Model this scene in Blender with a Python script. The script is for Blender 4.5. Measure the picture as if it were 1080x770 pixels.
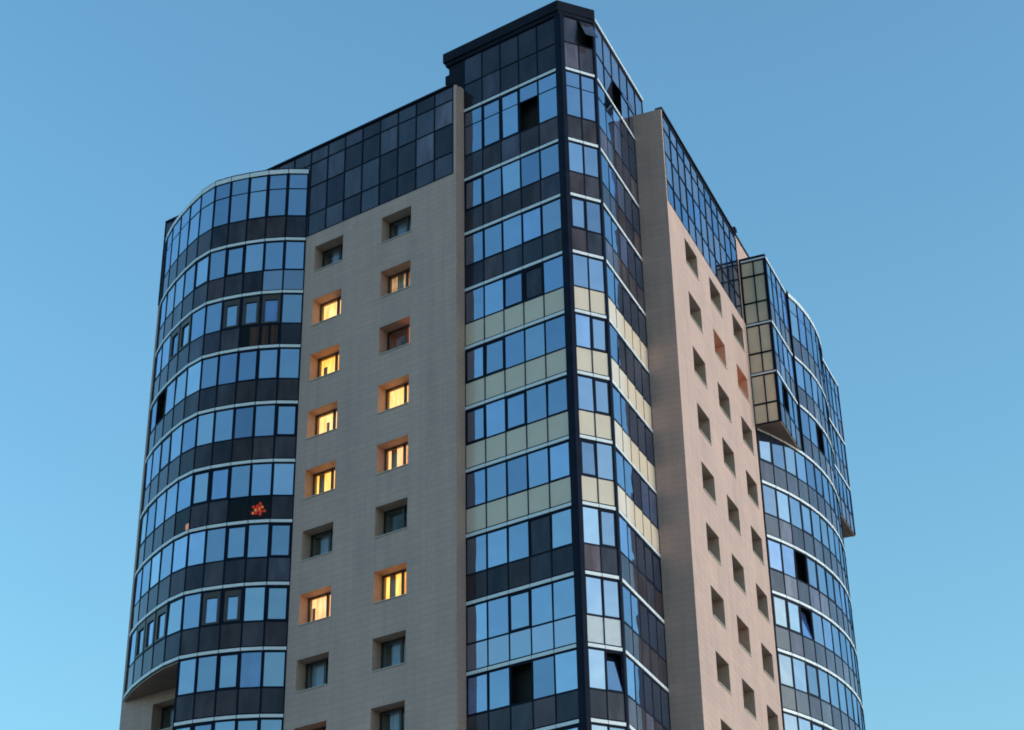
import bpy, bmesh, math, random
from mathutils import Vector, Matrix
random.seed(7)
S = bpy.context.scene
for o in list(bpy.data.objects): bpy.data.objects.remove(o)
COL = S.collection
GZ = 26.5                                   # ground lies this far below the datum storey line

# ---------------------------------------------------------------- camera
cd_ = bpy.data.cameras.new('camera'); cam = bpy.data.objects.new('camera', cd_); COL.objects.link(cam)
F, PITCH, ROLL, YAW = 1920.35, 0.51212, -0.018822, 0.607653
cy, sy = math.cos(YAW), math.sin(YAW)
fw = Vector((-sy*math.cos(PITCH), cy*math.cos(PITCH), math.sin(PITCH)))
r0 = Vector((cy, sy, 0)); u0 = r0.cross(fw)
cr, sr = math.cos(ROLL), math.sin(ROLL)
r1 = cr*r0 + sr*u0; u1 = -sr*r0 + cr*u0
M = Matrix((r1, u1, -fw)).transposed().to_4x4()
M.translation = Vector((35.7356, -55.8383, GZ-24.8936))
cam.matrix_world = M
cd_.sensor_fit = 'HORIZONTAL'; cd_.sensor_width = 36; cd_.lens = 36*F/1080
cd_.clip_start = 0.5; cd_.clip_end = 6000
S.camera = cam
# ---------------------------------------------------------------- dusk light
SUN_EL, SUN_AZ = math.radians(7.0), math.radians(68.0)     # azimuth counted from +Y towards +X
W = bpy.data.worlds.new('World'); S.world = W; W.use_nodes = True
nt = W.node_tree; nt.nodes.clear()
sky = nt.nodes.new('ShaderNodeTexSky'); sky.sky_type = 'NISHITA'; sky.sun_disc = False
sky.sun_elevation = SUN_EL; sky.sun_rotation = SUN_AZ
sky.air_density = 1.4; sky.dust_density = 1.6; sky.ozone_density = 4.5; sky.altitude = 100
tint = nt.nodes.new('ShaderNodeMix'); tint.data_type = 'RGBA'; tint.blend_type = 'MULTIPLY'
tint.inputs[0].default_value = 1.0; tint.inputs[7].default_value = (1.15, 1.14, 0.96, 1)
bg = nt.nodes.new('ShaderNodeBackground'); bg.inputs[1].default_value = 0.15
out = nt.nodes.new('ShaderNodeOutputWorld')
nt.links.new(sky.outputs[0], tint.inputs[6]); nt.links.new(tint.outputs[2], bg.inputs[0]); nt.links.new(bg.outputs[0], out.inputs[0])
sl = bpy.data.lights.new('sun', 'SUN'); sl.energy = 0.55; sl.angle = math.radians(30); sl.color = (0.56, 0.84, 1.0)
sun = bpy.data.objects.new('sun', sl); COL.objects.link(sun)
sd = Vector((math.sin(SUN_AZ)*math.cos(SUN_EL), math.cos(SUN_AZ)*math.cos(SUN_EL), math.sin(SUN_EL)))
sun.rotation_euler = sd.to_track_quat('Z', 'Y').to_euler()
S.view_settings.view_transform = 'Standard'; S.view_settings.look = 'None'
S.view_settings.exposure = 1.75; S.view_settings.gamma = 1.0; S.view_settings.use_curve_mapping = False
S.render.engine = 'CYCLES'; S.cycles.filter_width = 1.8
S.cycles.max_bounces = 8; S.cycles.transparent_max_bounces = 8; S.cycles.caustics_reflective = False

# ---------------------------------------------------------------- materials
def mat(name):
    m = bpy.data.materials.new(name); m.use_nodes = True
    n = m.node_tree; n.nodes.clear()
    o = n.nodes.new('ShaderNodeOutputMaterial')
    return m, n, o
def N(n, t, **kw):
    x = n.nodes.new(t)
    for k, v in kw.items():
        if k.startswith('_'): setattr(x, k[1:], v)
        else: x.inputs[k].default_value = v
    return x
def ramp(n, stops):
    r = n.nodes.new('ShaderNodeValToRGB')
    while len(r.color_ramp.elements) < len(stops): r.color_ramp.elements.new(0.5)
    for e, (p, c) in zip(r.color_ramp.elements, stops): e.position = p; e.color = (*c, 1)
    return r
def principled(name, base, rough=0.5, metal=0.0, ior=1.5, noise=0.0, scale=3.0, bump=0.0):
    m, n, o = mat(name)
    b = N(n, 'ShaderNodeBsdfPrincipled'); b.inputs['Base Color'].default_value = (*base, 1)
    b.inputs['Roughness'].default_value = rough; b.inputs['Metallic'].default_value = metal; b.inputs['IOR'].default_value = ior
    if noise or bump:
        tc = N(n, 'ShaderNodeTexCoord'); nz = N(n, 'ShaderNodeTexNoise', Scale=scale, Detail=4.0)
        n.links.new(tc.outputs['Object'], nz.inputs['Vector'])
        lo = tuple(max(0, c*(1-noise)) for c in base); hi = tuple(min(1, c*(1+noise)) for c in base)
        r = ramp(n, [(0.3, lo), (0.7, hi)])
        n.links.new(nz.outputs['Fac'], r.inputs[0]); n.links.new(r.outputs[0], b.inputs['Base Color'])
        if bump:
            bp = N(n, 'ShaderNodeBump', Strength=bump, Distance=0.02)
            n.links.new(nz.outputs['Fac'], bp.inputs['Height']); n.links.new(bp.outputs[0], b.inputs['Normal'])
    n.links.new(b.outputs[0], o.inputs[0]); return m
def stone_material():
    m, n, o = mat('beige_stone_tiles')
    uv = N(n, 'ShaderNodeTexCoord')
    br = N(n, 'ShaderNodeTexBrick', Scale=1.0)
    br.inputs['Brick Width'].default_value = 1.2; br.inputs['Row Height'].default_value = 0.3
    br.inputs['Mortar Size'].default_value = 0.008; br.inputs['Bias'].default_value = 0.0
    br.inputs['Color1'].default_value = (0.51, 0.345, 0.312, 1); br.inputs['Color2'].default_value = (0.55, 0.365, 0.325, 1)
    br.inputs['Mortar'].default_value = (0.38, 0.265, 0.23, 1)
    n.links.new(uv.outputs['UV'], br.inputs['Vector'])
    nz = N(n, 'ShaderNodeTexNoise', Scale=0.35, Detail=6.0, Roughness=0.65)
    mp = N(n, 'ShaderNodeMapping'); mp.inputs['Scale'].default_value = (1.0, 0.35, 1)
    n.links.new(uv.outputs['UV'], mp.inputs[0]); n.links.new(mp.outputs[0], nz.inputs['Vector'])
    r = ramp(n, [(0.25, (0.84, 0.85, 0.87)), (0.75, (1.10, 1.07, 1.04))])
    n.links.new(nz.outputs['Fac'], r.inputs[0])
    # rain streaks: narrow, long, faint
    sk = N(n, 'ShaderNodeTexNoise', Scale=1.0, Detail=3.0, Roughness=0.6)
    sm = N(n, 'ShaderNodeMapping'); sm.inputs['Scale'].default_value = (2.4, 0.12, 1)
    n.links.new(uv.outputs['UV'], sm.inputs[0]); n.links.new(sm.outputs[0], sk.inputs['Vector'])
    sr_ = ramp(n, [(0.42, (0.86, 0.855, 0.85)), (0.56, (1.0, 1.0, 1.0))]); n.links.new(sk.outputs['Fac'], sr_.inputs[0])
    m2 = N(n, 'ShaderNodeMix', _data_type='RGBA', _blend_type='MULTIPLY'); m2.inputs[0].default_value = 0.38
    n.links.new(r.outputs[0], m2.inputs[6]); n.links.new(sr_.outputs[0], m2.inputs[7])
    class _R: outputs = [m2.outputs[2]]
    r = _R
    mx = N(n, 'ShaderNodeMix', _data_type='RGBA', _blend_type='MULTIPLY'); mx.inputs[0].default_value = 1.0
    n.links.new(br.outputs['Color'], mx.inputs[6]); n.links.new(r.outputs[0], mx.inputs[7])
    fine = N(n, 'ShaderNodeTexNoise', Scale=14.0, Detail=3.0)
    n.links.new(uv.outputs['UV'], fine.inputs['Vector'])
    bp = N(n, 'ShaderNodeBump', Strength=0.15, Distance=0.01)
    n.links.new(fine.outputs['Fac'], bp.inputs['Height'])
    b = N(n, 'ShaderNodeBsdfPrincipled', Roughness=0.75)
    n.links.new(mx.outputs[2], b.inputs['Base Color']); n.links.new(bp.outputs[0], b.inputs['Normal'])
    n.links.new(b.outputs[0], o.inputs[0]); return m
def mirror_glass(name, tintc, base, f0, wav=0.035, room=4.0):
    """sun-control glass: strong coating reflection over a dark tinted room"""
    m, n, o = mat(name)
    tc = N(n, 'ShaderNodeTexCoord')
    nz = N(n, 'ShaderNodeTexNoise', Scale=0.9, Detail=1.0)
    n.links.new(tc.outputs['Object'], nz.inputs['Vector'])
    bp = N(n, 'ShaderNodeBump', Strength=wav, Distance=0.5)
    n.links.new(nz.outputs['Fac'], bp.inputs['Height'])
    g = N(n, 'ShaderNodeBsdfGlossy', Roughness=0.012); g.inputs[0].default_value = (*tintc, 1)
    d = N(n, 'ShaderNodeBsdfDiffuse'); 
    oi = N(n, 'ShaderNodeObjectInfo')
    wn = N(n, 'ShaderNodeTexWhiteNoise', _noise_dimensions='1D'); n.links.new(oi.outputs['Random'], wn.inputs['W'])
    of = N(n, 'ShaderNodeVectorMath', _operation='MULTIPLY_ADD'); of.inputs[1].default_value = (1.6, 1.6, 0.55)
    n.links.new(tc.outputs['Object'], of.inputs[0]); n.links.new(wn.outputs['Color'], of.inputs[2])
    sc_ = N(n, 'ShaderNodeVectorMath', _operation='SCALE'); sc_.inputs['Scale'].default_value = 1.0
    n.links.new(of.outputs[0], sc_.inputs[0])
    nb = N(n, 'ShaderNodeTexNoise', Scale=1.0, Detail=3.0)
    n.links.new(sc_.outputs[0], nb.inputs['Vector'])
    r = ramp(n, [(0.35, tuple(c*0.65 for c in base)), (0.7, tuple(c*1.4 for c in base))])
    n.links.new(nb.outputs['Fac'], r.inputs[0])
    # now and then a pale curtain hangs behind the pane
    cr_ = ramp(n, [(0.0, (0.75, 0.75, 0.75)), (0.86, (1.2, 1.2, 1.2)), (0.88, (room,)*3), (1.0, (room*1.6,)*3)]); n.links.new(oi.outputs['Random'], cr_.inputs[0])
    mm = N(n, 'ShaderNodeMix', _data_type='RGBA', _blend_type='MULTIPLY'); mm.inputs[0].default_value = 1.0
    n.links.new(r.outputs[0], mm.inputs[6]); n.links.new(cr_.outputs[0], mm.inputs[7]); n.links.new(mm.outputs[2], d.inputs[0])
    lw = N(n, 'ShaderNodeFresnel', IOR=1.5)
    mr = N(n, 'ShaderNodeMapRange'); mr.inputs[1].default_value = 0.04; mr.inputs[2].default_value = 1.0
    vf = N(n, 'ShaderNodeMapRange'); vf.inputs[3].default_value = f0*0.80; vf.inputs[4].default_value = f0*1.14
    n.links.new(wn.outputs['Value'], vf.inputs[0]); n.links.new(vf.outputs[0], mr.inputs[3]); mr.inputs[4].default_value = 1.0
    n.links.new(lw.outputs[0], mr.inputs[0])
    mx = N(n, 'ShaderNodeMixShader')
    n.links.new(bp.outputs[0], g.inputs['Normal'])
    n.links.new(mr.outputs[0], mx.inputs[0]); n.links.new(d.outputs[0], mx.inputs[1]); n.links.new(g.outputs[0], mx.inputs[2])
    n.links.new(mx.outputs[0], o.inputs[0]); return m
def clear_glass(name, tintc=(0.9, 0.95, 1.0), f0=0.05):
    m, n, o = mat(name)
    g = N(n, 'ShaderNodeBsdfGlossy', Roughness=0.01)
    t = N(n, 'ShaderNodeBsdfTransparent'); t.inputs[0].default_value = (*tintc, 1)
    lw = N(n, 'ShaderNodeFresnel', IOR=1.5)
    mr = N(n, 'ShaderNodeMapRange'); mr.inputs[1].default_value = 0.04; mr.inputs[2].default_value = 1.0
    mr.inputs[3].default_value = f0; mr.inputs[4].default_value = 1.0
    n.links.new(lw.outputs[0], mr.inputs[0])
    ge = N(n, 'ShaderNodeNewGeometry'); inv = N(n, 'ShaderNodeMath', _operation='SUBTRACT'); inv.inputs[0].default_value = 1.0
    n.links.new(ge.outputs['Backfacing'], inv.inputs[1])
    mu = N(n, 'ShaderNodeMath', _operation='MULTIPLY'); n.links.new(mr.outputs[0], mu.inputs[0]); n.links.new(inv.outputs[0], mu.inputs[1])
    mr = mu
    mx = N(n, 'ShaderNodeMixShader')
    n.links.new(mr.outputs[0], mx.inputs[0]); n.links.new(t.outputs[0], mx.inputs[1]); n.links.new(g.outputs[0], mx.inputs[2])
    n.links.new(mx.outputs[0], o.inputs[0]); return m
def glow(name, c_lo, c_hi, strength, scale=(6, 6, 1.2)):
    """lit room or curtain seen through a window"""
    m, n, o = mat(name)
    tc = N(n, 'ShaderNodeTexCoord'); mp = N(n, 'ShaderNodeMapping'); mp.inputs['Scale'].default_value = scale
    nz = N(n, 'ShaderNodeTexNoise', Scale=1.0, Detail=2.0)
    n.links.new(tc.outputs['Object'], mp.inputs[0]); n.links.new(mp.outputs[0], nz.inputs['Vector'])
    r = ramp(n, [(0.35, c_lo), (0.65, c_hi)])
    n.links.new(nz.outputs['Fac'], r.inputs[0])
    e = N(n, 'ShaderNodeEmission', Strength=strength); n.links.new(r.outputs[0], e.inputs[0])
    n.links.new(e.outputs[0], o.inputs[0]); return m
def curtain_mat(name, a, b):
    m, n, o = mat(name)
    tc = N(n, 'ShaderNodeTexCoord'); mp = N(n, 'ShaderNodeMapping'); mp.inputs['Scale'].default_value = (7, 7, 0.3)
    nz = N(n, 'ShaderNodeTexNoise', Scale=1.5, Detail=2.0)
    n.links.new(tc.outputs['Object'], mp.inputs[0]); n.links.new(mp.outputs[0], nz.inputs['Vector'])
    r = ramp(n, [(0.3, a), (0.7, b)]); n.links.new(nz.outputs['Fac'], r.inputs[0])
    bs = N(n, 'ShaderNodeBsdfPrincipled', Roughness=0.9)
    n.links.new(r.outputs[0], bs.inputs['Base Color']); n.links.new(bs.outputs[0], o.inputs[0]); return m

STONE = stone_material()
METAL = principled('dark_navy_aluminium', (0.008, 0.012, 0.028), 0.5, 0.0, 1.15, noise=0.25, scale=1.5)
CAPM = principled('dark_roof_metal', (0.012, 0.013, 0.024), 0.55, 0.0, 1.15, noise=0.3, scale=1.2)
LEDGE = principled('white_aluminium_trim', (0.72, 0.74, 0.80), 0.32, 0.0, 1.5, noise=0.06, scale=2)
SILL = principled('grey_metal_sill', (0.5, 0.49, 0.46), 0.5, 0, 1.5, noise=0.1)
VOID = principled('dark_interior', (0.02, 0.019, 0.02), 0.9, noise=0.5, scale=0.8)
ROOM = principled('plastered_room', (0.42, 0.36, 0.3), 0.9, noise=0.1)
REVEAL = principled('tan_reveal_lining', (0.50, 0.325, 0.255), 0.6, noise=0.1)
FRAME = principled('dark_brown_window_frame', (0.045, 0.032, 0.026), 0.45, noise=0.2)
SOFF = principled('brown_soffit_panels', (0.22, 0.14, 0.11), 0.6, noise=0.25, scale=1.0)
CREAM = principled('cream_glass_panel', (0.70, 0.56, 0.45), 0.06, 0.0, 1.5, noise=0.05, scale=0.8)
ROOFM = principled('grey_roof_felt', (0.12, 0.12, 0.12), 0.9, noise=0.2)
MIRR = [mirror_glass('blue_mirror_glass_%s' % k, t, b, f) for k, t, b, f in
        (('plain', (0.68, 0.81, 1.0), (0.012, 0.02, 0.05), 0.45), ('pale', (0.76, 0.87, 1.0), (0.014, 0.02, 0.045), 0.50),
         ('deep', (0.62, 0.77, 1.0), (0.01, 0.018, 0.05), 0.37))]
SMOKE = [mirror_glass('smoked_glass_%s' % k, (0.9, 0.92, 1.0), b, f, 0.01, 1.6) for k, b, f in
         (('brown', (0.060, 0.044, 0.052), 0.016), ('grey', (0.050, 0.044, 0.056), 0.018), ('navy', (0.036, 0.036, 0.054), 0.018))]
NAVY = [mirror_glass('navy_attic_glass_%s' % k, (0.85, 0.92, 1.0), b, f, 0.01, 1.6) for k, b, f in
        (('plain', (0.055, 0.046, 0.066), 0.035), ('grey', (0.062, 0.053, 0.072), 0.04), ('black', (0.03, 0.026, 0.04), 0.02))]
BLUESP = mirror_glass('blue_spandrel_skylit_attic_glass', (0.82, 0.85, 0.98), (0.04, 0.04, 0.07), 0.38, 0.01, 1.6)  # blue spandrels; on right attics brightened navy glass with the sky reflection put in
SMOKE_SKY = [mirror_glass('skylit_smoked_glass_%s' % k, (0.85, 0.85, 0.95), b, f, 0.01, 1.6) for k, b, f in (('plain', (0.06, 0.055, 0.07), 0.10), ('dark', (0.045, 0.042, 0.06), 0.07))]  # smoked glass with the right side's brighter sky reflection put into colour and coating
BLUESP_SKY = principled('skylit_blue_glass_panel', (0.55, 0.56, 0.62), 0.06, noise=0.05)  # blue spandrel of the corner face, pale sky reflection painted as base colour
CLEAR = clear_glass('clear_window_glass')
SEETHRU = clear_glass('smoked_clear_glass', (0.6, 0.5, 0.48), 0.02)
LS = 0.25
LIT = {'yellow': glow('bright_yellow_room_light', (1.0, 0.33, 0.04), (1.0, 0.52, 0.11), 0.72),
       'pale': glow('pale_warm_room_light', (1.0, 0.40, 0.09), (1.0, 0.56, 0.20), 0.64),
       'warm': glow('warm_orange_room_light', (1.0, 0.34, 0.09), (1.0, 0.52, 0.22), 0.60),
       'dim': glow('dim_warm_room_light', (0.35, 0.12, 0.04), (1.0, 0.55, 0.24), 0.24),
       'orange': glow('orange_room_light', (0.8, 0.18, 0.04), (1.0, 0.34, 0.10), 0.75),
       'red': glow('reddish_room_light', (0.45, 0.08, 0.03), (0.8, 0.22, 0.1), 0.13)}
CRCW = curtain_mat('thin_warm_curtain', (0.35, 0.2, 0.1), (0.75, 0.5, 0.28))
CURT = curtain_mat('pale_curtain', (0.30, 0.33, 0.42), (0.55, 0.58, 0.66))

# ---------------------------------------------------------------- mesh builder
class MB:
    def __init__(s): s.v = []; s.f = []; s.mi = []; s.uv = []; s.mats = []
    def m(s, material):
        if material not in s.mats: s.mats.append(material)
        return s.mats.index(material)
    def face(s, pts, material, uv=None):
        i = len(s.v); s.v += [tuple(p) for p in pts]; s.f.append(tuple(range(i, i+len(pts)))); s.mi.append(s.m(material))
        if uv is None:
            a = Vector(pts[0]); 
            nrm = (Vector(pts[1])-a).cross(Vector(pts[2])-a)
            if abs(nrm.z) > 0.9*nrm.length: uv = [(p[0], p[1]) for p in pts]
            else:
                t = Vector((-nrm.y, nrm.x, 0))
                if t.length > 0: t.normalize()
                uv = [(p[0]*t.x+p[1]*t.y, p[2]) for p in pts]
        s.uv += uv
    def box8(s, P, material):
        # P: 4 bottom points (ccw from above), 4 top points
        b, t = P[:4], P[4:]
        s.face([b[3], b[2], b[1], b[0]], material); s.face(t, material)
        for i in range(4):
            j = (i+1) % 4; s.face([b[i], b[j], t[j], t[i]], material)
    def prism(s, poly, z0, z1, material, topm=None, bot=None):
        n = len(poly)
        s.face([(x, y, z1) for x, y in poly], topm or material)
        s.face([(x, y, z0) for x, y in reversed(poly)], bot or material)
        for i in range(n):
            j = (i+1) % n
            s.face([(*poly[i], z0), (*poly[j], z0), (*poly[j], z1), (*poly[i], z1)], material)
    def build(s, name, parent=None, smooth=False):
        me = bpy.data.meshes.new(name)
        me.from_pydata([(x, y, z) for x, y, z in s.v], [], s.f); me.update()
        for m in s.mats: me.materials.append(m)
        uvl = me.uv_layers.new(name='UVMap')
        for p in me.polygons: p.material_index = s.mi[p.index]; p.use_smooth = smooth
        for i, u in enumerate(s.uv): uvl.data[i].uv = u
        o = bpy.data.objects.new(name, me); COL.objects.link(o)
        if parent: o.parent = parent
        return o
class Fr:
    """a straight facade: origin, direction along it, outward normal"""
    def __init__(s, O, t):
        s.O = Vector((O[0], O[1], GZ)); t = Vector((t[0], t[1], 0)).normalized(); s.t = t; s.n = Vector((t.y, -t.x, 0))
    def p(s, a, d, z): return tuple(s.O + s.t*a + s.n*d + Vector((0, 0, z)))
    def xy(s, a, d): q = s.O + s.t*a + s.n*d; return (q.x, q.y)
    def box(s, mb, a0, a1, d0, d1, z0, z1, material):
        P = [s.p(a0, d1, z0), s.p(a1, d1, z0), s.p(a1, d0, z0), s.p(a0, d0, z0)]
        P += [s.p(a0, d1, z1), s.p(a1, d1, z1), s.p(a1, d0, z1), s.p(a0, d0, z1)]
        mb.box8(P, material)
    def pane(s, mb, a0, a1, z0, z1, d, material, tilt_a=0.0, tilt_z=0.0, th=0.02, hinge=None, ang=0.0):
        """glass sheet; small random tilts so neighbours reflect differently; hinge 'bottom'/'top' opens it"""
        am, zm = (a0+a1)/2, (z0+z1)/2
        def q(a, z, dd):
            off = d + dd + (a-am)*tilt_a + (z-zm)*tilt_z
            if hinge == 'bottom': off -= (z-z0)*math.sin(ang); z = z0 + (z-z0)*math.cos(ang)
            if hinge == 'top': off += (z1-z)*math.sin(ang); z = z1 - (z1-z)*math.cos(ang)
            if hinge == 'side': off -= (a1-a)*math.sin(ang); a = a1-(a1-a)*math.cos(ang)
            return s.p(a, off, z)
        P = [q(a0, z0, 0), q(a1, z0, 0), q(a1, z0, -th), q(a0, z0, -th), q(a0, z1, 0), q(a1, z1, 0), q(a1, z1, -th), q(a0, z1, -th)]
        mb.box8(P, material)

def thing(name, label, cat, loc=(0, 0, 0), group=None):
    o = bpy.data.objects.new(name, None); COL.objects.link(o); o.location = loc
    o['label'] = label; o['category'] = cat
    if group: o['group'] = group
    return o

# ---------------------------------------------------------------- setting
g = MB(); R_ = 3000
g.face([(-R_, -R_, 0), (R_, -R_, 0), (R_, R_, 0), (-R_, R_, 0)], principled('pale_dusty_ground', (0.42, 0.34, 0.26), 0.95, noise=0.15, scale=0.2))
gr = g.build('ground'); gr['kind'] = 'structure'
g = MB(); pv = principled('sandy_paving', (0.42, 0.33, 0.25), 0.9, noise=0.15, scale=0.6)
g.prism([(-60, -45), (60, -45), (60, -8), (-60, -8)], -0.2, 0.12, pv)
o = g.build('pavement'); o['kind'] = 'structure'
g = MB(); g.prism([(-400, -70), (400, -70), (400, -48), (-400, -48)], -0.2, 0.02, principled('asphalt', (0.05, 0.05, 0.052), 0.9, noise=0.2, scale=1))
o = g.build('road'); o['kind'] = 'structure'

# ---------------------------------------------------------------- the tower
B = thing('apartment_tower', 'tall beige stone and blue glass apartment block with curved glazed bays and lit windows', 'building', (0, 0, 0))

bx, by, TH = 0.8615, 1.5352, 1.78323
cd = Vector((math.cos(TH), math.sin(TH))); cn = Vector((cd.y, -cd.x))
P1 = Vector((bx, by)); BL = P1.length
LA, LC, dA, dC = 5.5907, 5.3154, 0.654, 1.425
FA = Fr((-LA, 0), (1, 0))                      # tower, left face
FB = Fr((0, 0), (bx, by))                      # narrow corner face
FC = Fr(P1, cd)                                # tower, right face
oD = P1 + cd*LC + cn*dC
FD = Fr(oD, cd)                                # right stone wall
JL = Vector((-14.709, -dA))
SA = Fr((JL.x, -dA), (1, 0)); WA = -LA - JL.x  # left stone wall, s from its left end
JR = oD + cd*12.9
ZLOW = -9                                      # glazing is modelled down to here, plain walls below

def zl(k): return 24.0-3*(k-1) if k >= 1 else 28.0

def rnd_tilt(s=0.005): return random.gauss(0, s), random.gauss(0, s)*1.3

def window(fr, a0, a1, z0, z1, parent, glass=None, fw=None, transom=None, mode=None, name='window', bias=0.0):
    """aluminium frame and its glass in one mesh"""
    mb = MB()
    fw = fw or random.choice((0.03, 0.035, 0.045, 0.06, 0.095))
    d0, d1 = -0.10, 0.0
    fr.box(mb, a0, a0+fw, d0, d1, z0, z1, METAL); fr.box(mb, a1-fw, a1, d0, d1, z0, z1, METAL)
    fr.box(mb, a0+fw, a1-fw, d0, d1, z0, z0+fw, METAL); fr.box(mb, a0+fw, a1-fw, d0, d1, z1-fw, z1, METAL)
    gl = glass or random.choices(MIRR, (5, 2, 2))[0]
    ta, tz = rnd_tilt(); ta += bias
    rows = [(z0+fw, z1-fw)]
    if transom:
        fr.box(mb, a0+fw, a1-fw, d0, d1-0.005, transom-0.03, transom+0.03, METAL)
        rows = [(z0+fw, transom-0.03), (transom+0.03, z1-fw)]
    for i, (q0, q1) in enumerate(rows):
        e = 0.02
        if mode == 'open' and (i == 0): continue
        if mode in ('hopper', 'awning') and i == 0:
            h = 'bottom' if mode == 'hopper' else 'top'
            fr.pane(mb, a0+fw+e, a1-fw-e, q0+e, q1-e, -0.0 if h == 'top' else -0.03, gl, hinge=h, ang=math.radians(11 if h == 'bottom' else 24))
        elif mode == 'ajar' and i == 0:
            fr.pane(mb, a0+fw+e, a1-fw-e, q0+e, q1-e, -0.03, gl, hinge='side', ang=math.radians(35))
        elif mode == 'dark':
            fr.pane(mb, a0+fw, a1-fw, q0, q1, -0.06, SMOKE[2], ta, tz)
        elif mode == 'thick':
            t = 0.13
            fr.box(mb, a0+fw, a0+fw+t, -0.09, 0.01, q0, q1, FRAME); fr.box(mb, a1-fw-t, a1-fw, -0.09, 0.01, q0, q1, FRAME)
            fr.box(mb, a0+fw+t, a1-fw-t, -0.09, 0.01, q0, q0+0.08, FRAME); fr.box(mb, a0+fw+t, a1-fw-t, -0.09, 0.01, q1-0.26, q1, FRAME)
            fr.pane(mb, a0+fw+t, a1-fw-t, q0+0.08, q1-0.26, -0.06, gl, ta, tz)
        else:
            fr.pane(mb, a0+fw, a1-fw, q0, q1, -0.012, gl, ta, tz)
    return mb.build(name, parent)

def spandrel(fr, a0, a1, z0, z1, parent, glass, name='spandrel', bias=0.0):
    mb = MB(); ta, tz = rnd_tilt(0.002); ta += bias
    fr.pane(mb, a0+0.022, a1-0.022, z0+0.012, z1-0.012, -0.008, glass, ta, tz)
    fr.box(mb, a0+0.022, a1-0.022, -0.12, 0.006, z1-0.011, z1+0.028, METAL)
    return mb.build(name, parent)

def pick_smoke(): return random.choices(SMOKE, (3, 4, 3))[0]

# ---- tower glazing (three straight faces)
def facade(fr, cuts, rows, parent, win, spa, led=True, ledge_name='ledge', bias=0.0):
    """rows: list of k; win(k,i) / spa(k,i) give options"""
    for k in rows:
        zt, zb = zl(k), zl(k+1)
        wb = zt-1.74 if k > 0 else 25.36
        for i in range(len(cuts)-1):
            a0, a1 = cuts[i], cuts[i+1]
            w = win(k, i)
            if w is not None:
                window(fr, a0+0.008, a1-0.008, wb, zt-0.13, parent, transom=(27.03 if k == 0 else None), bias=bias, **w)
            s = spa(k, i)
            if s is not None: spandrel(fr, a0, a1, zb+0.13, wb-0.03, parent, s, bias=bias)
    if led:
        for k in rows:
            mb = MB(); z = zl(k)
            fr.box(mb, cuts[0], cuts[-1], -0.12, 0.006, z-0.12, z+0.12, METAL)
            for i in range(len(cuts)-1):
                fr.box(mb, cuts[i]+0.014, cuts[i+1]-0.014, -0.06, 0.034, z-0.07, z+0.07, LEDGE)
            mb.build(ledge_name, parent)
    # mullions, standing a little behind the front of the ledges
    for a in cuts:
        mb = MB(); fr.box(mb, a-0.022, a+0.022, -0.14, 0.018, zl(rows[-1]+1)+0.1, zl(rows[0])+0.12, METAL); mb.build('mullion', parent)
def lin(a, b, n): return [a+(b-a)*i/n for i in range(n+1)]
ROWS = list(range(0, 12))
BACK = 0.55
core = MB()   # dark inside of the glass corner, closed
corner_poly = [FA.xy(0.0, -BACK), FA.xy(LA-0.1, -BACK)]
q1 = FB.xy(BL-0.1, -BACK); corner_poly += [q1, FC.xy(LC, -BACK), (FC.xy(LC, -3.5)), FA.xy(0.0, -5.0)]
core.prism(corner_poly, ZLOW+GZ-0.2, 31.2+GZ, VOID)
TG = core.build('corner_glazing', B)

def winA(k, i):
    if k == 0: return dict(mode='open') if i == 3 else dict()
    if (k, i) in ((3, 3), (7, 3)): return dict(mode='dark')
    if (k, i) == (9, 2): return dict(mode='open')
    return dict()
def spaA(k, i):
    if 3 <= k <= 6: return CREAM
    if k == 8: return BLUESP
    return pick_smoke()
facade(FA, lin(0.0, LA-0.30, 5), ROWS, TG, winA, spaA)
def winB(k, i):
    if (k, i) == (9, 1): return dict(mode='hopper', fw=0.05)
    if (k, i) == (9, 0): return dict(transom=zl(9)-0.95) if False else dict()
    return dict()
def spaB(k, i):
    if 3 <= k <= 6: return CREAM
    if k == 8: return BLUESP_SKY
    return pick_smoke()
facade(FB, lin(0.17, BL-0.06, 2), ROWS, TG, winB, spaB)
def spaC(k, i):
    if 3 <= k <= 6: return CREAM
    return pick_smoke()
facade(FC, lin(0.12, LC-0.02, 5), ROWS, TG, lambda k, i: dict(), spaC, bias=0.03)
# corner posts
mb = MB(); mb.prism([(-0.30, -0.045), (-0.06, -0.06), (0.03, -0.03), FB.xy(0.17, 0.045), FB.xy(0.17, -0.2), (-0.2, 0.3), (-0.30, 0.2)], ZLOW+GZ, 31.15+GZ, METAL)
mb.build('corner_post', TG)
mb = MB(); mb.prism([FB.xy(BL-0.06, 0.04), FB.xy(BL+0.02, 0.04), FC.xy(0.12, 0.045), FC.xy(0.12, -0.15), FB.xy(BL-0.06, -0.15)], ZLOW+GZ, 31.15+GZ, METAL)
mb.build('corner_post', TG)
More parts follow.
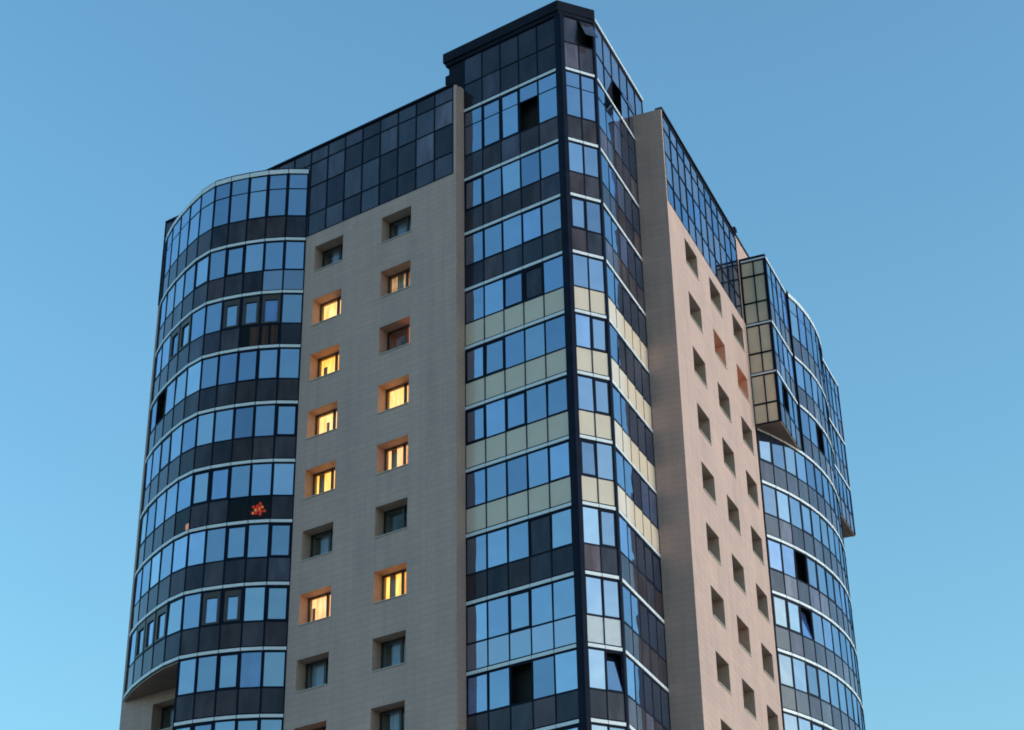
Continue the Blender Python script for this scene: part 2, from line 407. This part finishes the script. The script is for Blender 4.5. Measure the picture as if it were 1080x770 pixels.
# attic storey of the corner: dark cladding glass above the top ledge
def attic(fr, cuts, zs, parent, glass, special=None, mull=0.016, name='attic_pane'):
    for i in range(len(cuts)-1):
        for j in range(len(zs)-1):
            mode = special(i, j) if special else None
            mb = MB(); ta, tz = rnd_tilt(0.003)
            if mode == 'awning':
                fr.pane(mb, cuts[i]+0.05, cuts[i+1]-0.05, zs[j]+0.05, zs[j+1]-0.05, 0.02, glass(i, j), hinge='top', ang=math.radians(26))
            else:
                fr.pane(mb, cuts[i]+mull, cuts[i+1]-mull, zs[j]+mull, zs[j+1]-mull, -0.02, glass(i, j), ta, tz)
            mb.build(name, parent)
    mb = MB()
    for a in cuts: fr.box(mb, a-mull-0.006, a+mull+0.006, -0.09, 0.012, zs[0], zs[-1], METAL)
    for z in zs: fr.box(mb, cuts[0], cuts[-1], -0.085, 0.008, z-mull-0.006, z+mull+0.006, METAL)
    mb.build('attic_frame', parent)
attic(FA, lin(0.0, LA-0.30, 5), [28.13, 29.55, 31.1], TG, lambda i, j: NAVY[2])
attic(FB, lin(0.17, BL-0.06, 2), [28.13, 29.6, 31.1], TG, lambda i, j: NAVY[0], lambda i, j: 'awning' if (i, j) == (1, 1) else None)
attic(FC, lin(0.12, LC+1.6, 6), [28.13, 29.6, 31.4], TG, lambda i, j: BLUESP, lambda i, j: 'awning' if (i, j) == (2, 0) else None)  # same dark attic glass, its grazing sky reflection put into the material
mb = MB(); FC.box(mb, 0.1, LC+1.6, -0.1, 0.07, 31.42, 31.55, LEDGE); mb.build('ledge', TG)  # white strip stands in for bright sky reflected by the dark fascia
# roof cap with overhang
mb = MB()
cap = [(-6.75, -0.15), (-0.03, -0.15), FB.xy(BL+0.03, 0.12), FC.xy(0.2, -0.12), FC.xy(LC+1.6, -0.12), FC.xy(LC+1.6, -6), (-6.75, 4.5)]
cap = [tuple(c) for c in cap]
mb.prism(cap, 31.34+GZ, 31.9+GZ, CAPM, ROOFM)
cap2 = [(-6.65, -0.07), (-0.01, -0.07), FB.xy(BL+0.0, 0.07), FC.xy(0.25, -0.2), FC.xy(LC+1.6, -0.2), FC.xy(LC+1.6, -5.9), (-6.65, 4.4)]
mb.prism(cap2, 31.12+GZ, 31.338+GZ, CAPM)
mb.build('roof_cap', B)
# end of the corner block above the left wall
mb = MB(); mb.prism([(-6.5, 0.02), (-LA+0.02, 0.02), (-LA+0.02, 4.3), (-6.5, 4.3)], 24.0+GZ, 31.1+GZ, CAPM)
mb.prism([(-6.8, 0.15), (-6.52, 0.15), (-6.52, 1.6), (-6.8, 1.6)], 29.75+GZ, 30.2+GZ, CAPM)
mb.prism([(-6.9, 0.25), (-6.52, 0.25), (-6.52, 1.6), (-6.9, 1.6)], 30.35+GZ, 30.85+GZ, CAPM)
mb.prism([(-6.78, 0.15), (-6.52, 0.15), (-6.52, 1.6), (-6.78, 1.6)], 29.0+GZ, 29.6+GZ, CAPM)
mb.build('rooftop_block', B)

# ---- stone walls with deep window openings
DEP = 0.60
def stone_wall(fr, s0, s1, z0, z1, ops, depth=1.7, name='stone_wall'):
    """front face cut around openings (a0,a1,z0,z1), with reveals and the little room behind each"""
    mb = MB()
    xs = sorted({s0, s1} | {round(o[0], 4) for o in ops} | {round(o[1], 4) for o in ops})
    zs = sorted({z0, z1} | {round(o[2], 4) for o in ops} | {round(o[3], 4) for o in ops})
    def inside(a, z): return any(o[0] < a < o[1] and o[2] < z < o[3] for o in ops)
    for i in range(len(xs)-1):
        j = 0
        while j < len(zs)-1:
            a = (xs[i]+xs[i+1])/2
            if inside(a, (zs[j]+zs[j+1])/2): j += 1; continue
            e = j
            while e+1 < len(zs)-1 and not inside(a, (zs[e+1]+zs[e+2])/2): e += 1
            q0, q1 = zs[j], zs[e+1]
            mb.face([fr.p(xs[i], 0, q0), fr.p(xs[i+1], 0, q0), fr.p(xs[i+1], 0, q1), fr.p(xs[i], 0, q1)], STONE,
                    [(xs[i], q0), (xs[i+1], q0), (xs[i+1], q1), (xs[i], q1)])
            j = e+1
    # sides, top, back
    for a, sg in ((s0, 0), (s1, 1)):
        pts = [fr.p(a, -depth, z0), fr.p(a, 0, z0), fr.p(a, 0, z1), fr.p(a, -depth, z1)]
        uv = [(-depth, z0), (0, z0), (0, z1), (-depth, z1)]
        if sg: pts.reverse(); uv.reverse()
        mb.face(pts, STONE, uv)
    mb.face([fr.p(s0, 0, z1), fr.p(s1, 0, z1), fr.p(s1, -depth, z1), fr.p(s0, -depth, z1)], STONE)
    mb.face([fr.p(s1, -depth, z0), fr.p(s0, -depth, z0), fr.p(s0, -depth, z1), fr.p(s1, -depth, z1)], STONE)
    for a0, a1, q0, q1 in ops:
        for mtl, dd0, dd1 in ((REVEAL, 0, -DEP), (ROOM, -DEP, -1.62)):
            mb.face([fr.p(a0, dd0, q0), fr.p(a0, dd0, q1), fr.p(a0, dd1, q1), fr.p(a0, dd1, q0)], mtl)
            mb.face([fr.p(a1, dd1, q0), fr.p(a1, dd1, q1), fr.p(a1, dd0, q1), fr.p(a1, dd0, q0)], mtl)
            mb.face([fr.p(a0, dd0, q1), fr.p(a1, dd0, q1), fr.p(a1, dd1, q1), fr.p(a0, dd1, q1)], mtl)
            mb.face([fr.p(a0, dd1, q0), fr.p(a1, dd1, q0), fr.p(a1, dd0, q0), fr.p(a0, dd0, q0)], mtl)
        mb.face([fr.p(a0, -1.62, q0), fr.p(a1, -1.62, q0), fr.p(a1, -1.62, q1), fr.p(a0, -1.62, q1)], VOID)
    return mb.build(name, B)

def punched(fr, a0, a1, z0, z1, lit=None, narrow=None, lab=None):
    """a two-light window set deep in the stone"""
    w = a1-a0; split = a0 + w*0.62; f = 0.07; d0, d1 = -DEP-0.06, -DEP+0.02
    mb = MB()
    fr.box(mb, a0, a0+f, d0, d1, z0, z1, FRAME); fr.box(mb, a1-f, a1, d0, d1, z0, z1, FRAME)
    fr.box(mb, a0+f, a1-f, d0, d1, z0, z0+f, FRAME); fr.box(mb, a0+f, a1-f, d0, d1, z1-f, z1, FRAME)
    fr.box(mb, split-0.06, split+0.06, d0, d1+0.01, z0+f, z1-f, FRAME)
    wo = mb.build('window', B)
    if lab: wo['label'] = lab
    for p0, p1 in ((a0+f, split-0.06), (split+0.06, a1-f)):
        m2 = MB(); ta, tz = rnd_tilt(0.003); fr.pane(m2, p0, p1, z0+f, z1-f, -DEP-0.02, CLEAR, ta, tz, th=0.012); m2.build('pane', wo)
    m2 = MB(); fr.box(m2, a0+0.01, a1-0.01, -DEP+0.022, 0.045, z0+0.004, z0+0.035, SILL); m2.build('sill', wo)
    dcur = -DEP-0.2
    if lit or narrow:
        for which, (p0, p1) in ((lit, (a0+0.02, split)), (narrow or lit, (split, a1-0.02))):
            if which:
                m2 = MB(); fr.pane(m2, p0+0.02, p1-0.02, z0+0.02, z1-0.02, dcur, LIT[which], th=0.01); m2.build('lit_curtain', wo)
                if random.random() < 0.7:
                    c0 = random.uniform(p0+0.05, p0+(p1-p0)*0.6); m2 = MB()
                    fr.pane(m2, c0, c0+(p1-p0)*random.uniform(0.12, 0.4), z0+0.02, z1-random.choice((0.03, 0.03, 0.45)), dcur+0.06, CRCW, th=0.01); m2.build('curtain', wo)
    elif random.random() < 0.75:
        c0 = a0+w*random.uniform(0.05, 0.3)
        m2 = MB(); fr.pane(m2, c0, c0+w*random.uniform(0.25, 0.5), z0+0.02, z1-0.03, dcur-0.1, CURT, th=0.01); m2.build('curtain', wo)
    return wo

NW = 12
def opz(i): return 21.86-3*i, 23.32-3*i
opsA = []
xl, xr = -14.1-JL.x, -9.96-JL.x
for i in range(NW):
    z0, z1 = opz(i); opsA += [(xl, xl+1.78, z0, z1), (xr, xr+1.76, z0, z1)]
stone_wall(SA, 0.0, WA, -GZ, 24.1, opsA)
litL = {1: ('pale', 'dim'), 2: ('yellow', 'yellow'), 3: ('pale', 'pale'), 4: ('yellow', 'pale'), 6: ('warm', 'pale'), 8: ('red', 'red')}
litR = {1: ('dim', 'dim'), 2: (None, 'orange'), 3: ('pale', 'pale'), 4: ('warm', 'warm'), 6: ('yellow', 'yellow')}
for i in range(NW):
    z0, z1 = opz(i)
    for x0, tab in ((xl, litL), (xr, litR)):
        l = tab.get(i, (None, None))
        punched(SA, x0, x0+(1.78 if x0 == xl else 1.76), z0, z1, l[0], l[1], 'window lit from inside' if l[0] else None)
opsD = []
colsD = (2.46, 6.30, 10.18)
for i in range(NW):
    for c in colsD: opsD.append((c, c+1.9, 21.98-3*i, 23.38-3*i))
stone_wall(FD, 0.0, 12.85, -GZ, 24.1, opsD)
litD = {(1, 1): 'orange', (1, 2): 'orange', (6, 1): 'red'}
for i in range(NW):
    for j, c in enumerate(colsD):
        l = litD.get((i, j))
        punched(FD, c, c+1.9, 21.98-3*i, 23.38-3*i, l, None, 'window glowing orange' if l else None)
# end returns of the two walls run on up beside the attic glazing
mb = MB(); SA.box(mb, WA-0.16, WA, -1.7, 0.0, 24.102, 29.3, STONE); mb.build('end_pier', B)
mb = MB(); FD.box(mb, 0.0, 0.14, -2.2, 0.0, 24.102, 29.42, STONE); mb.build('end_pier', B)
# attic glazing over the stone walls
AT = [24.12, 25.35, 27.0, 28.4, 29.2]
mb = MB(); SA.box(mb, -4.5, WA-0.17, -4.0, -0.3, 24.11, 29.1, VOID); atA = mb.build('attic_glazing', B)
cA = [WA-0.17-1.105*i for i in range(13)][::-1]
def gA(i, j): return random.choices(NAVY, (5, 4, 2))[0]
def gSA(i, j):
    x = JL.x + (cA[i]+cA[i+1])/2
    if j == 1 and (-10.2 < x < -7.9 or -13.6 < x < -12.0): return NAVY[2]
    if j == 0 and -10.2 < x < -7.9: return NAVY[2]
    return gA(i, j)
attic(SA, cA, AT, atA, gSA, mull=0.022)
mb = MB(); SA.box(mb, cA[0], WA, -0.3, 0.07, 29.22, 29.32, CAPM); mb.build('coping', atA)
mb = MB(); FD.box(mb, 0.16, 12.3, -4.0, -0.3, 24.11, 29.1, VOID); atD = mb.build('attic_glazing', B)
cD = lin(0.15, 12.3, 11)
attic(FD, cD, AT, atD, lambda i, j: random.choice((BLUESP, BLUESP, MIRR[2])), mull=0.025)  # attic glass as on the left wall, brightened to carry the sky reflection
mb = MB(); FD.box(mb, 0.0, 12.35, -0.3, 0.06, 29.425, 29.52, CAPM); FD.box(mb, 0.15, 12.3, -0.3, -0.02, 29.225, 29.42, CAPM); mb.build('coping', atD)
# parapet wall behind the projecting box
mb = MB(); FD.box(mb, 12.36, 27.5, -3.0, -0.08, 24.11, 29.6, STONE); FD.box(mb, 12.32, 27.5, -3.0, -0.03, 29.602, 29.74, CAPM)
FD.box(mb, 12.25, 12.6, -0.5, 0.05, 29.742, 29.95, CAPM)
mb.build('parapet', B)

# ---- curved bays
def bay(center, R, ang0, ang1, n, base_t, base_n, origin, rows_of, parent, win, spa, zlast):
    """faceted convex bay; vertices along an arc"""
    V = []
    for i in range(n+1):
        a = ang0 + (ang1-ang0)*i/n
        V.append(origin + base_t*(center[0]+R*math.sin(a)) + base_n*(center[1]+R*math.cos(a)))
    frames = []
    for i in range(n):
        p, q = V[i], V[i+1]
        frames.append((Fr(p, q-p), (q-p).length))
    return V, frames

def glaze_bay(frames, rows_of, parent, win, spa, ledge_rows):
    for i, (fr, L) in enumerate(frames):
        rows = rows_of(i)
        for k in rows:
            zt, zb = zl(k), zl(k+1)
            wb = zt-1.74 if k > 0 else 25.36
            w = win(k, i)
            if w is not None: window(fr, 0.03, L-0.03, wb, zt-0.13, parent, transom=(26.98 if k == 0 else None), **w)
            s = spa(k, i)
            if s is not None: spandrel(fr, 0.02, L-0.02, zb+0.13, wb-0.03, parent, s)
    for k in ledge_rows:
        mb = MB(); z = zl(k)
        t = 0.07 if k > 0 else 0.12
        for i, (fr, L) in enumerate(frames):
            if k in rows_of(i) or (k-1) in rows_of(i):
                fr.box(mb, 0.0, L, -0.12, 0.004, z-0.125, z+0.125, METAL)
                fr.box(mb, 0.018, L-0.018, -0.06, 0.034, z-t, z+t, LEDGE)
        if mb.f: mb.build('ledge', parent)
    for i, (fr, L) in enumerate(frames):
        rows = rows_of(i)
        if not rows: continue
        zb, zt = zl(rows[-1]+1), zl(rows[0])
        mb = MB()
        fr.box(mb, -0.026, 0.026, -0.14, 0.016, zb+0.09, zt+0.12, METAL)
        if i == len(frames)-1 or not rows_of(i+1): fr.box(mb, L-0.026, L+0.026, -0.14, 0.016, zb+0.09, zt+0.12, METAL)
        mb.build('mullion', parent)

def inset(V, d, nrm_frames):
    """vertices moved inwards by d"""
    out = []
    for i in range(len(V)):
        fs = [nrm_frames[j][0].n for j in (i-1, i) if 0 <= j < len(nrm_frames)]
        n = sum(fs, Vector((0, 0, 0))).normalized()
        out.append(Vector((V[i].x-n.x*d, V[i].y-n.y*d)))
    return out

# left bay: listed from its left end to the joint with the left stone wall
NL = 11
VL_ = [(0, 0), (-.79, -.62), (-1.65, -1.12), (-2.57, -1.5), (-3.52, -1.80), (-4.45, -1.98), (-5.55, -1.82), (-6.65, -1.47), (-7.70, -1.06),
       (-8.75, -.58), (-9.72, -.02), (-10.12, .27)][::-1]
V = [JL+Vector(v) for v in VL_]
frL = [(Fr(V[i], V[i+1]-V[i]), (V[i+1]-V[i]).length) for i in range(NL)]
def iL(i): return NL-1-i              # 0 = pane next to the stone wall
SPLIT = 5
def rowsL(i):
    return list(range(0, 12)) if iL(i) < SPLIT else list(range(0, 8))
mb = MB()
Vi = inset(V, BACK, frL)
up = [tuple(v) for v in Vi] + [(JL.x-0.02, JL.y+3.2), (JL.x-10.2, JL.y+3.2)]
mb.prism(up, 3.1+GZ, 27.9+GZ, VOID)
lo = [tuple(v) for v in Vi[NL-SPLIT:]] + [(JL.x-0.02, JL.y+3.2), (Vi[NL-SPLIT].x, JL.y+3.2)]
mb.prism(lo, ZLOW+GZ, 3.09+GZ, VOID)
BAYL = mb.build('curved_bay', B); BAYL['label'] = 'left curved glass bay'
specL = {(2, 1): dict(mode='thick'), (2, 2): dict(mode='thick'), (2, 3): dict(mode='thick'), (2, 7): dict(mode='thick'), (2, 6): dict(mode='thick'),
         (3, 8): dict(mode='open'), (7, 2): dict(mode='thick'), (7, 3): dict(mode='thick'), (7, 6): dict(mode='thick'), (7, 7): dict(mode='thick'), (7, 8): dict(mode='thick')}
def winL(k, i): return specL.get((k, iL(i)), dict())
def spaL(k, i):
    if (k, iL(i)) in ((5, 1), (5, 2), (5, 5), (2, 1), (2, 2)): return SEETHRU
    if (k, iL(i)) in ((1, 0), (1, 1)): return BLUESP
    return pick_smoke()
glaze_bay(frL, rowsL, BAYL, winL, spaL, range(0, 12))
# roof slab and parapet lip of the bay
Vo = inset(V, 0.03, frL)
mb = MB(); mb.prism([tuple(v) for v in Vo] + [(JL.x-0.02, JL.y+0.4), (JL.x-10.0, JL.y+0.4)], 28.135+GZ, 28.23+GZ, CAPM, ROOFM); mb.build('roof_slab', BAYL)
# soffit under the overhanging part
Vs = inset(V, 0.02, frL)
mb = MB(); poly = [tuple(v) for v in Vs[:NL-SPLIT+1]] + [(Vs[NL-SPLIT].x, JL.y+0.29), (JL.x-10.2, JL.y+0.29)]
mb.prism(poly, 2.80+GZ, 2.905+GZ, SOFF); mb.build('soffit', BAYL)
# return wall beside the lower glazing
vb = V[NL-SPLIT]
mb = MB(); mb.prism([(vb.x-0.10, vb.y+0.02), (vb.x-0.02, vb.y+0.02), (vb.x-0.02, JL.y+0.29), (vb.x-0.10, JL.y+0.29)], ZLOW+GZ, 2.79+GZ, METAL); mb.build('jamb', BAYL)

# far left stone wall behind the bay
SE = Fr((JL.x-10.3, JL.y+0.3), (1, 0))
e0 = 2.05
opsE = [(e0, e0+1.8, 0.95-3*i+0.0, 2.32-3*i) for i in range(5)]
stone_wall(SE, 0.0, 10.2, -GZ, 24.1, opsE)
for i in range(5): punched(SE, e0, e0+1.8, 0.95-3*i, 2.32-3*i)
mb = MB(); SE.box(mb, 0.02, 4.0, -3.0, -0.3, 24.11, 29.1, VOID); atE = mb.build('attic_glazing', B)
attic(SE, [0.0, 0.5, 1.6, 2.7, 3.8], AT, atE, gA, mull=0.022)
mb = MB(); SE.box(mb, 0.0, 4.0, -0.3, 0.05, 29.22, 29.32, CAPM); mb.build('coping', atE)

# right bay: from the joint with the right stone wall onwards
RR = 17.3; NR = 15; hr = math.asin(7.8/RR)
VR, frR = bay((8.0, -RR*math.cos(hr)), RR, -hr, hr, NR, cd, cn, JR, None, None, None, None, None)
def rowsR(i):
    full = list(range(0, 12))
    if i < 4 or i > 10: return [k for k in full if k >= 3]
    return full
mb = MB(); Vi = inset(VR, BACK, frR)
back = [tuple(JR+cd*15.8-cn*3.2), tuple(JR+cd*0.2-cn*3.2)]
mb.prism([tuple(v) for v in Vi] + back, ZLOW+GZ, 27.9+GZ, VOID)
BAYR = mb.build('curved_bay', B); BAYR['label'] = 'right curved glass bay'
specR = {(5, 2): dict(mode='open'), (6, 2): dict(mode='hopper'), (2, 6): dict(mode='open'), (1, 9): dict(mode='open')}
def winR(k, i):
    if k == 3 and i < 4: return dict()
    return specR.get((k, i), dict())
def spaR(k, i):
    if k == 2 and (i < 4 or i > 10): return None
    return random.choice(SMOKE_SKY)
glaze_bay(frR, rowsR, BAYR, winR, spaR, range(0, 12))
Vo = inset(VR, 0.03, frR)
mb = MB(); mb.prism([tuple(v) for v in Vo] + back, 28.135+GZ, 28.23+GZ, CAPM, ROOFM); mb.build('roof_slab', BAYR)
# projecting glass boxes at both ends of the right bay
def box_bay(s0, s1, nn, left):
    ZB = 18.2
    mb = MB()
    a, b_ = (s0+0.12, s1) if left else (s0, s1-0.12)
    poly = [tuple(JR+cd*a+cn*(nn-0.3)), tuple(JR+cd*b_+cn*(nn-0.3)), tuple(JR+cd*b_-cn*0.2), tuple(JR+cd*a-cn*0.2)]
    mb.prism(poly, ZB+0.1+GZ, 28.0+GZ, VOID)
    P = mb.build('projecting_bay', B)
    fr = Fr(JR+cd*s0+cn*nn, cd)
    L = s1-s0
    facade(fr, lin(0.0, L, 4), [0, 1, 2], P, lambda k, i: dict(mode='open') if (k, i) == (2, 1) and left else dict(),
           lambda k, i: random.choice((BLUESP, SMOKE_SKY[0])))
    if left:
        fs = Fr(JR+cd*s0-cn*0.0, cn)
    else:
        fs = Fr(JR+cd*s1+cn*nn, -cn)
    # panelled side face
    zz = [(18.13, 19.2), (19.3, 20.88), (21.13, 22.2), (22.3, 23.88), (24.13, 25.3), (25.4, 26.95), (27.05, 27.88)]
    for z0, z1 in zz:
        for q in range(2):
            m2 = MB(); ta, tz = rnd_tilt(0.004); w = nn/2
            fs.pane(m2, q*w+0.03, (q+1)*w-0.03, z0, z1, -0.03, GREEN, ta, tz); m2.build('panel', P)
    m2 = MB()
    for a in (0.0, nn/2, nn): fs.box(m2, a-0.03, a+0.03, -0.1, 0.02, 18.1, 28.1, METAL)
    for z in (18.1, 19.25, 22.25, 25.35, 27.0): fs.box(m2, 0, nn, -0.09, 0.012, z-0.04, z+0.04, METAL)
    for z in (21.0, 24.0, 28.0): fs.box(m2, 0, nn, -0.09, 0.008, z-0.12, z+0.12, METAL)
    m2.build('panel_frame', P)
    m2 = MB()
    for z in (21.0, 24.0, 28.0): fs.box(m2, 0.02, nn-0.02, -0.05, 0.03, z-0.05, z+0.05, LEDGE)
    m2.build('ledge', P)
    mb = MB(); pl = [tuple(JR+cd*(s0+.03)+cn*(nn-0.03)), tuple(JR+cd*(s1-.03)+cn*(nn-0.03)), tuple(JR+cd*(s1-.03)-cn*0.2), tuple(JR+cd*(s0+.03)-cn*0.2)]
    pl = pl[::-1]
    pl = pl if True else pl
    mb.prism(pl[::-1], 18.02+GZ, 18.09+GZ, SOFF); mb.build('soffit', P)
    mb = MB(); mb.prism(pl[::-1], 28.13+GZ, 28.24+GZ, CAPM, ROOFM); mb.build('roof_slab', P)
GREEN = principled('grey_green_glass_panel', (0.70, 0.57, 0.42), 0.07, noise=0.12, scale=0.7)
box_bay(0.0, 4.05, 1.38, True)
box_bay(11.95, 15.9, 1.32, False)
# stone wall past the right bay
FFr = Fr(JR+cd*15.95, cd)
opsF = [(c, c+1.9, 22.05-3*i, 23.36-3*i) for i in range(8) for c in ()]
stone_wall(FFr, 0.0, 2.1, -GZ, 24.1, opsF)
for a in opsF: punched(FFr, *a)
# solid body behind everything and the plain lowest storeys
mb = MB()
rear = [(JL.x-10.2, JL.y+2.1), (-LA, JL.y+2.1), tuple(P1+cd*LC-cn*1.0), tuple(FFr.xy(2.0, -1.8)), tuple(FFr.xy(2.0, -16.0)), (JL.x-10.2, 16.0)]
mb.prism(rear, 0.0, 23.9+GZ, STONE, ROOFM)
mb.build('rear_block', B)
mb = MB()
base = [tuple(v) for v in inset(V, 0.06, frL)[NL-SPLIT:]] + [(JL.x-0.02, JL.y+2.2), (vb.x, JL.y+2.2)]
mb.prism(base, 0.0, ZLOW+GZ-0.05, STONE); 
mb.prism([tuple(v) for v in inset(VR, 0.06, frR)] + back, 0.0, ZLOW+GZ-0.05, STONE)
mb.prism([FA.xy(0.01, -0.1), FA.xy(LA-0.05, -0.1), FB.xy(BL-0.05, -0.1), FC.xy(LC-0.01, -0.1), FC.xy(LC-0.01, -2.5), FA.xy(0.01, -2.5)], 0.0, ZLOW+GZ-0.25, STONE)
mb.build('base_wall', B)

# ---- small things behind the dark balcony glass of the left bay
def frL_at(i): return frL[NL-1-i]
fr, L = frL_at(1)
lamp = thing('table_lamp', 'red flower shaped lamp glowing behind dark glass of the left curved bay', 'lamp', fr.p(0.36, -0.27, 9.2))
def put(name, mb):
    o = mb.build(name); o.parent = lamp; o.matrix_parent_inverse = Matrix.Translation(-Vector(lamp.location)); return o
RED = glow('red_lamp_glow', (1.0, 0.05, 0.03), (1.0, 0.16, 0.06), 0.26, (9, 9, 9))
ORG = glow('orange_lamp_glow', (1.0, 0.35, 0.08), (1.0, 0.6, 0.25), 0.36)
def blob(mb, c, r, m, seg=10, ring=6, sq=1.0):
    pts = lambda a, b: (c[0]+r*math.sin(b)*math.cos(a), c[1]+r*math.sin(b)*math.sin(a), c[2]+r*sq*math.cos(b))
    for i in range(seg):
        for j in range(ring):
            a0, a1 = 2*math.pi*i/seg, 2*math.pi*(i+1)/seg; b0, b1 = math.pi*j/ring, math.pi*(j+1)/ring
            q = [pts(a0, b1), pts(a1, b1), pts(a1, b0), pts(a0, b0)]
            if j == 0: q = q[:3]
            if j == ring-1: q = q[1:]
            mb.face(q, m)
mb = MB(); c = fr.p(0.36, -0.27, 9.2)
for q in range(12):
    a = q*2*math.pi/12; z0, z1 = 0, 0.03
    mb.face([(c[0], c[1], c[2]+.03), (c[0]+.1*math.cos(a), c[1]+.1*math.sin(a), c[2]+.03), (c[0]+.1*math.cos(a+.5236), c[1]+.1*math.sin(a+.5236), c[2]+.03)], METAL)
fr.box(mb, 0.34, 0.38, -0.29, -0.25, 9.2, 9.5, METAL); put('lamp_base', mb)
mb = MB()
for q in range(14):
    a = q*2.399; r = 0.05+0.019*q
    blob(mb, fr.p(0.36+r*math.cos(a), -0.25+0.05*math.sin(3*a), 9.72+r*1.15*math.sin(a)), 0.068, RED if q % 4 else ORG)
blob(mb, fr.p(0.36, -0.24, 9.72), 0.07, RED); put('lamp_shade', mb)
fr, L = frL_at(5)
PL = glow('pale_lamp_glow', (1.0, 0.62, 0.42), (1.0, 0.75, 0.6), 0.4)
lamp = thing('table_lamp', 'small pale warm lamp behind dark glass at the left of the curved bay', 'lamp', fr.p(L*0.75, -0.25, 9.12))
mb = MB(); fr.box(mb, L*0.75-0.09, L*0.75+0.09, -0.34, -0.16, 9.12, 9.16, METAL); fr.box(mb, L*0.75-0.02, L*0.75+0.02, -0.27, -0.23, 9.16, 9.24, METAL); put('lamp_base', mb)
mb = MB(); fr.box(mb, L*0.75-0.14, L*0.75+0.14, -0.36, -0.1, 9.24, 9.5, PL); put('lamp_shade', mb)
CRC = curtain_mat('cream_curtain', (0.35, 0.30, 0.22), (0.9, 0.82, 0.6))
for i, a, b in ((1, 0.1, 0.4), (1, 0.55, 0.85), (2, 0.5, 0.95)):
    fr, L = frL_at(i); mb = MB(); fr.pane(mb, L*a, L*b, 18.14, 19.2, -0.07, CRC, th=0.03); mb.build('curtain', BAYL)
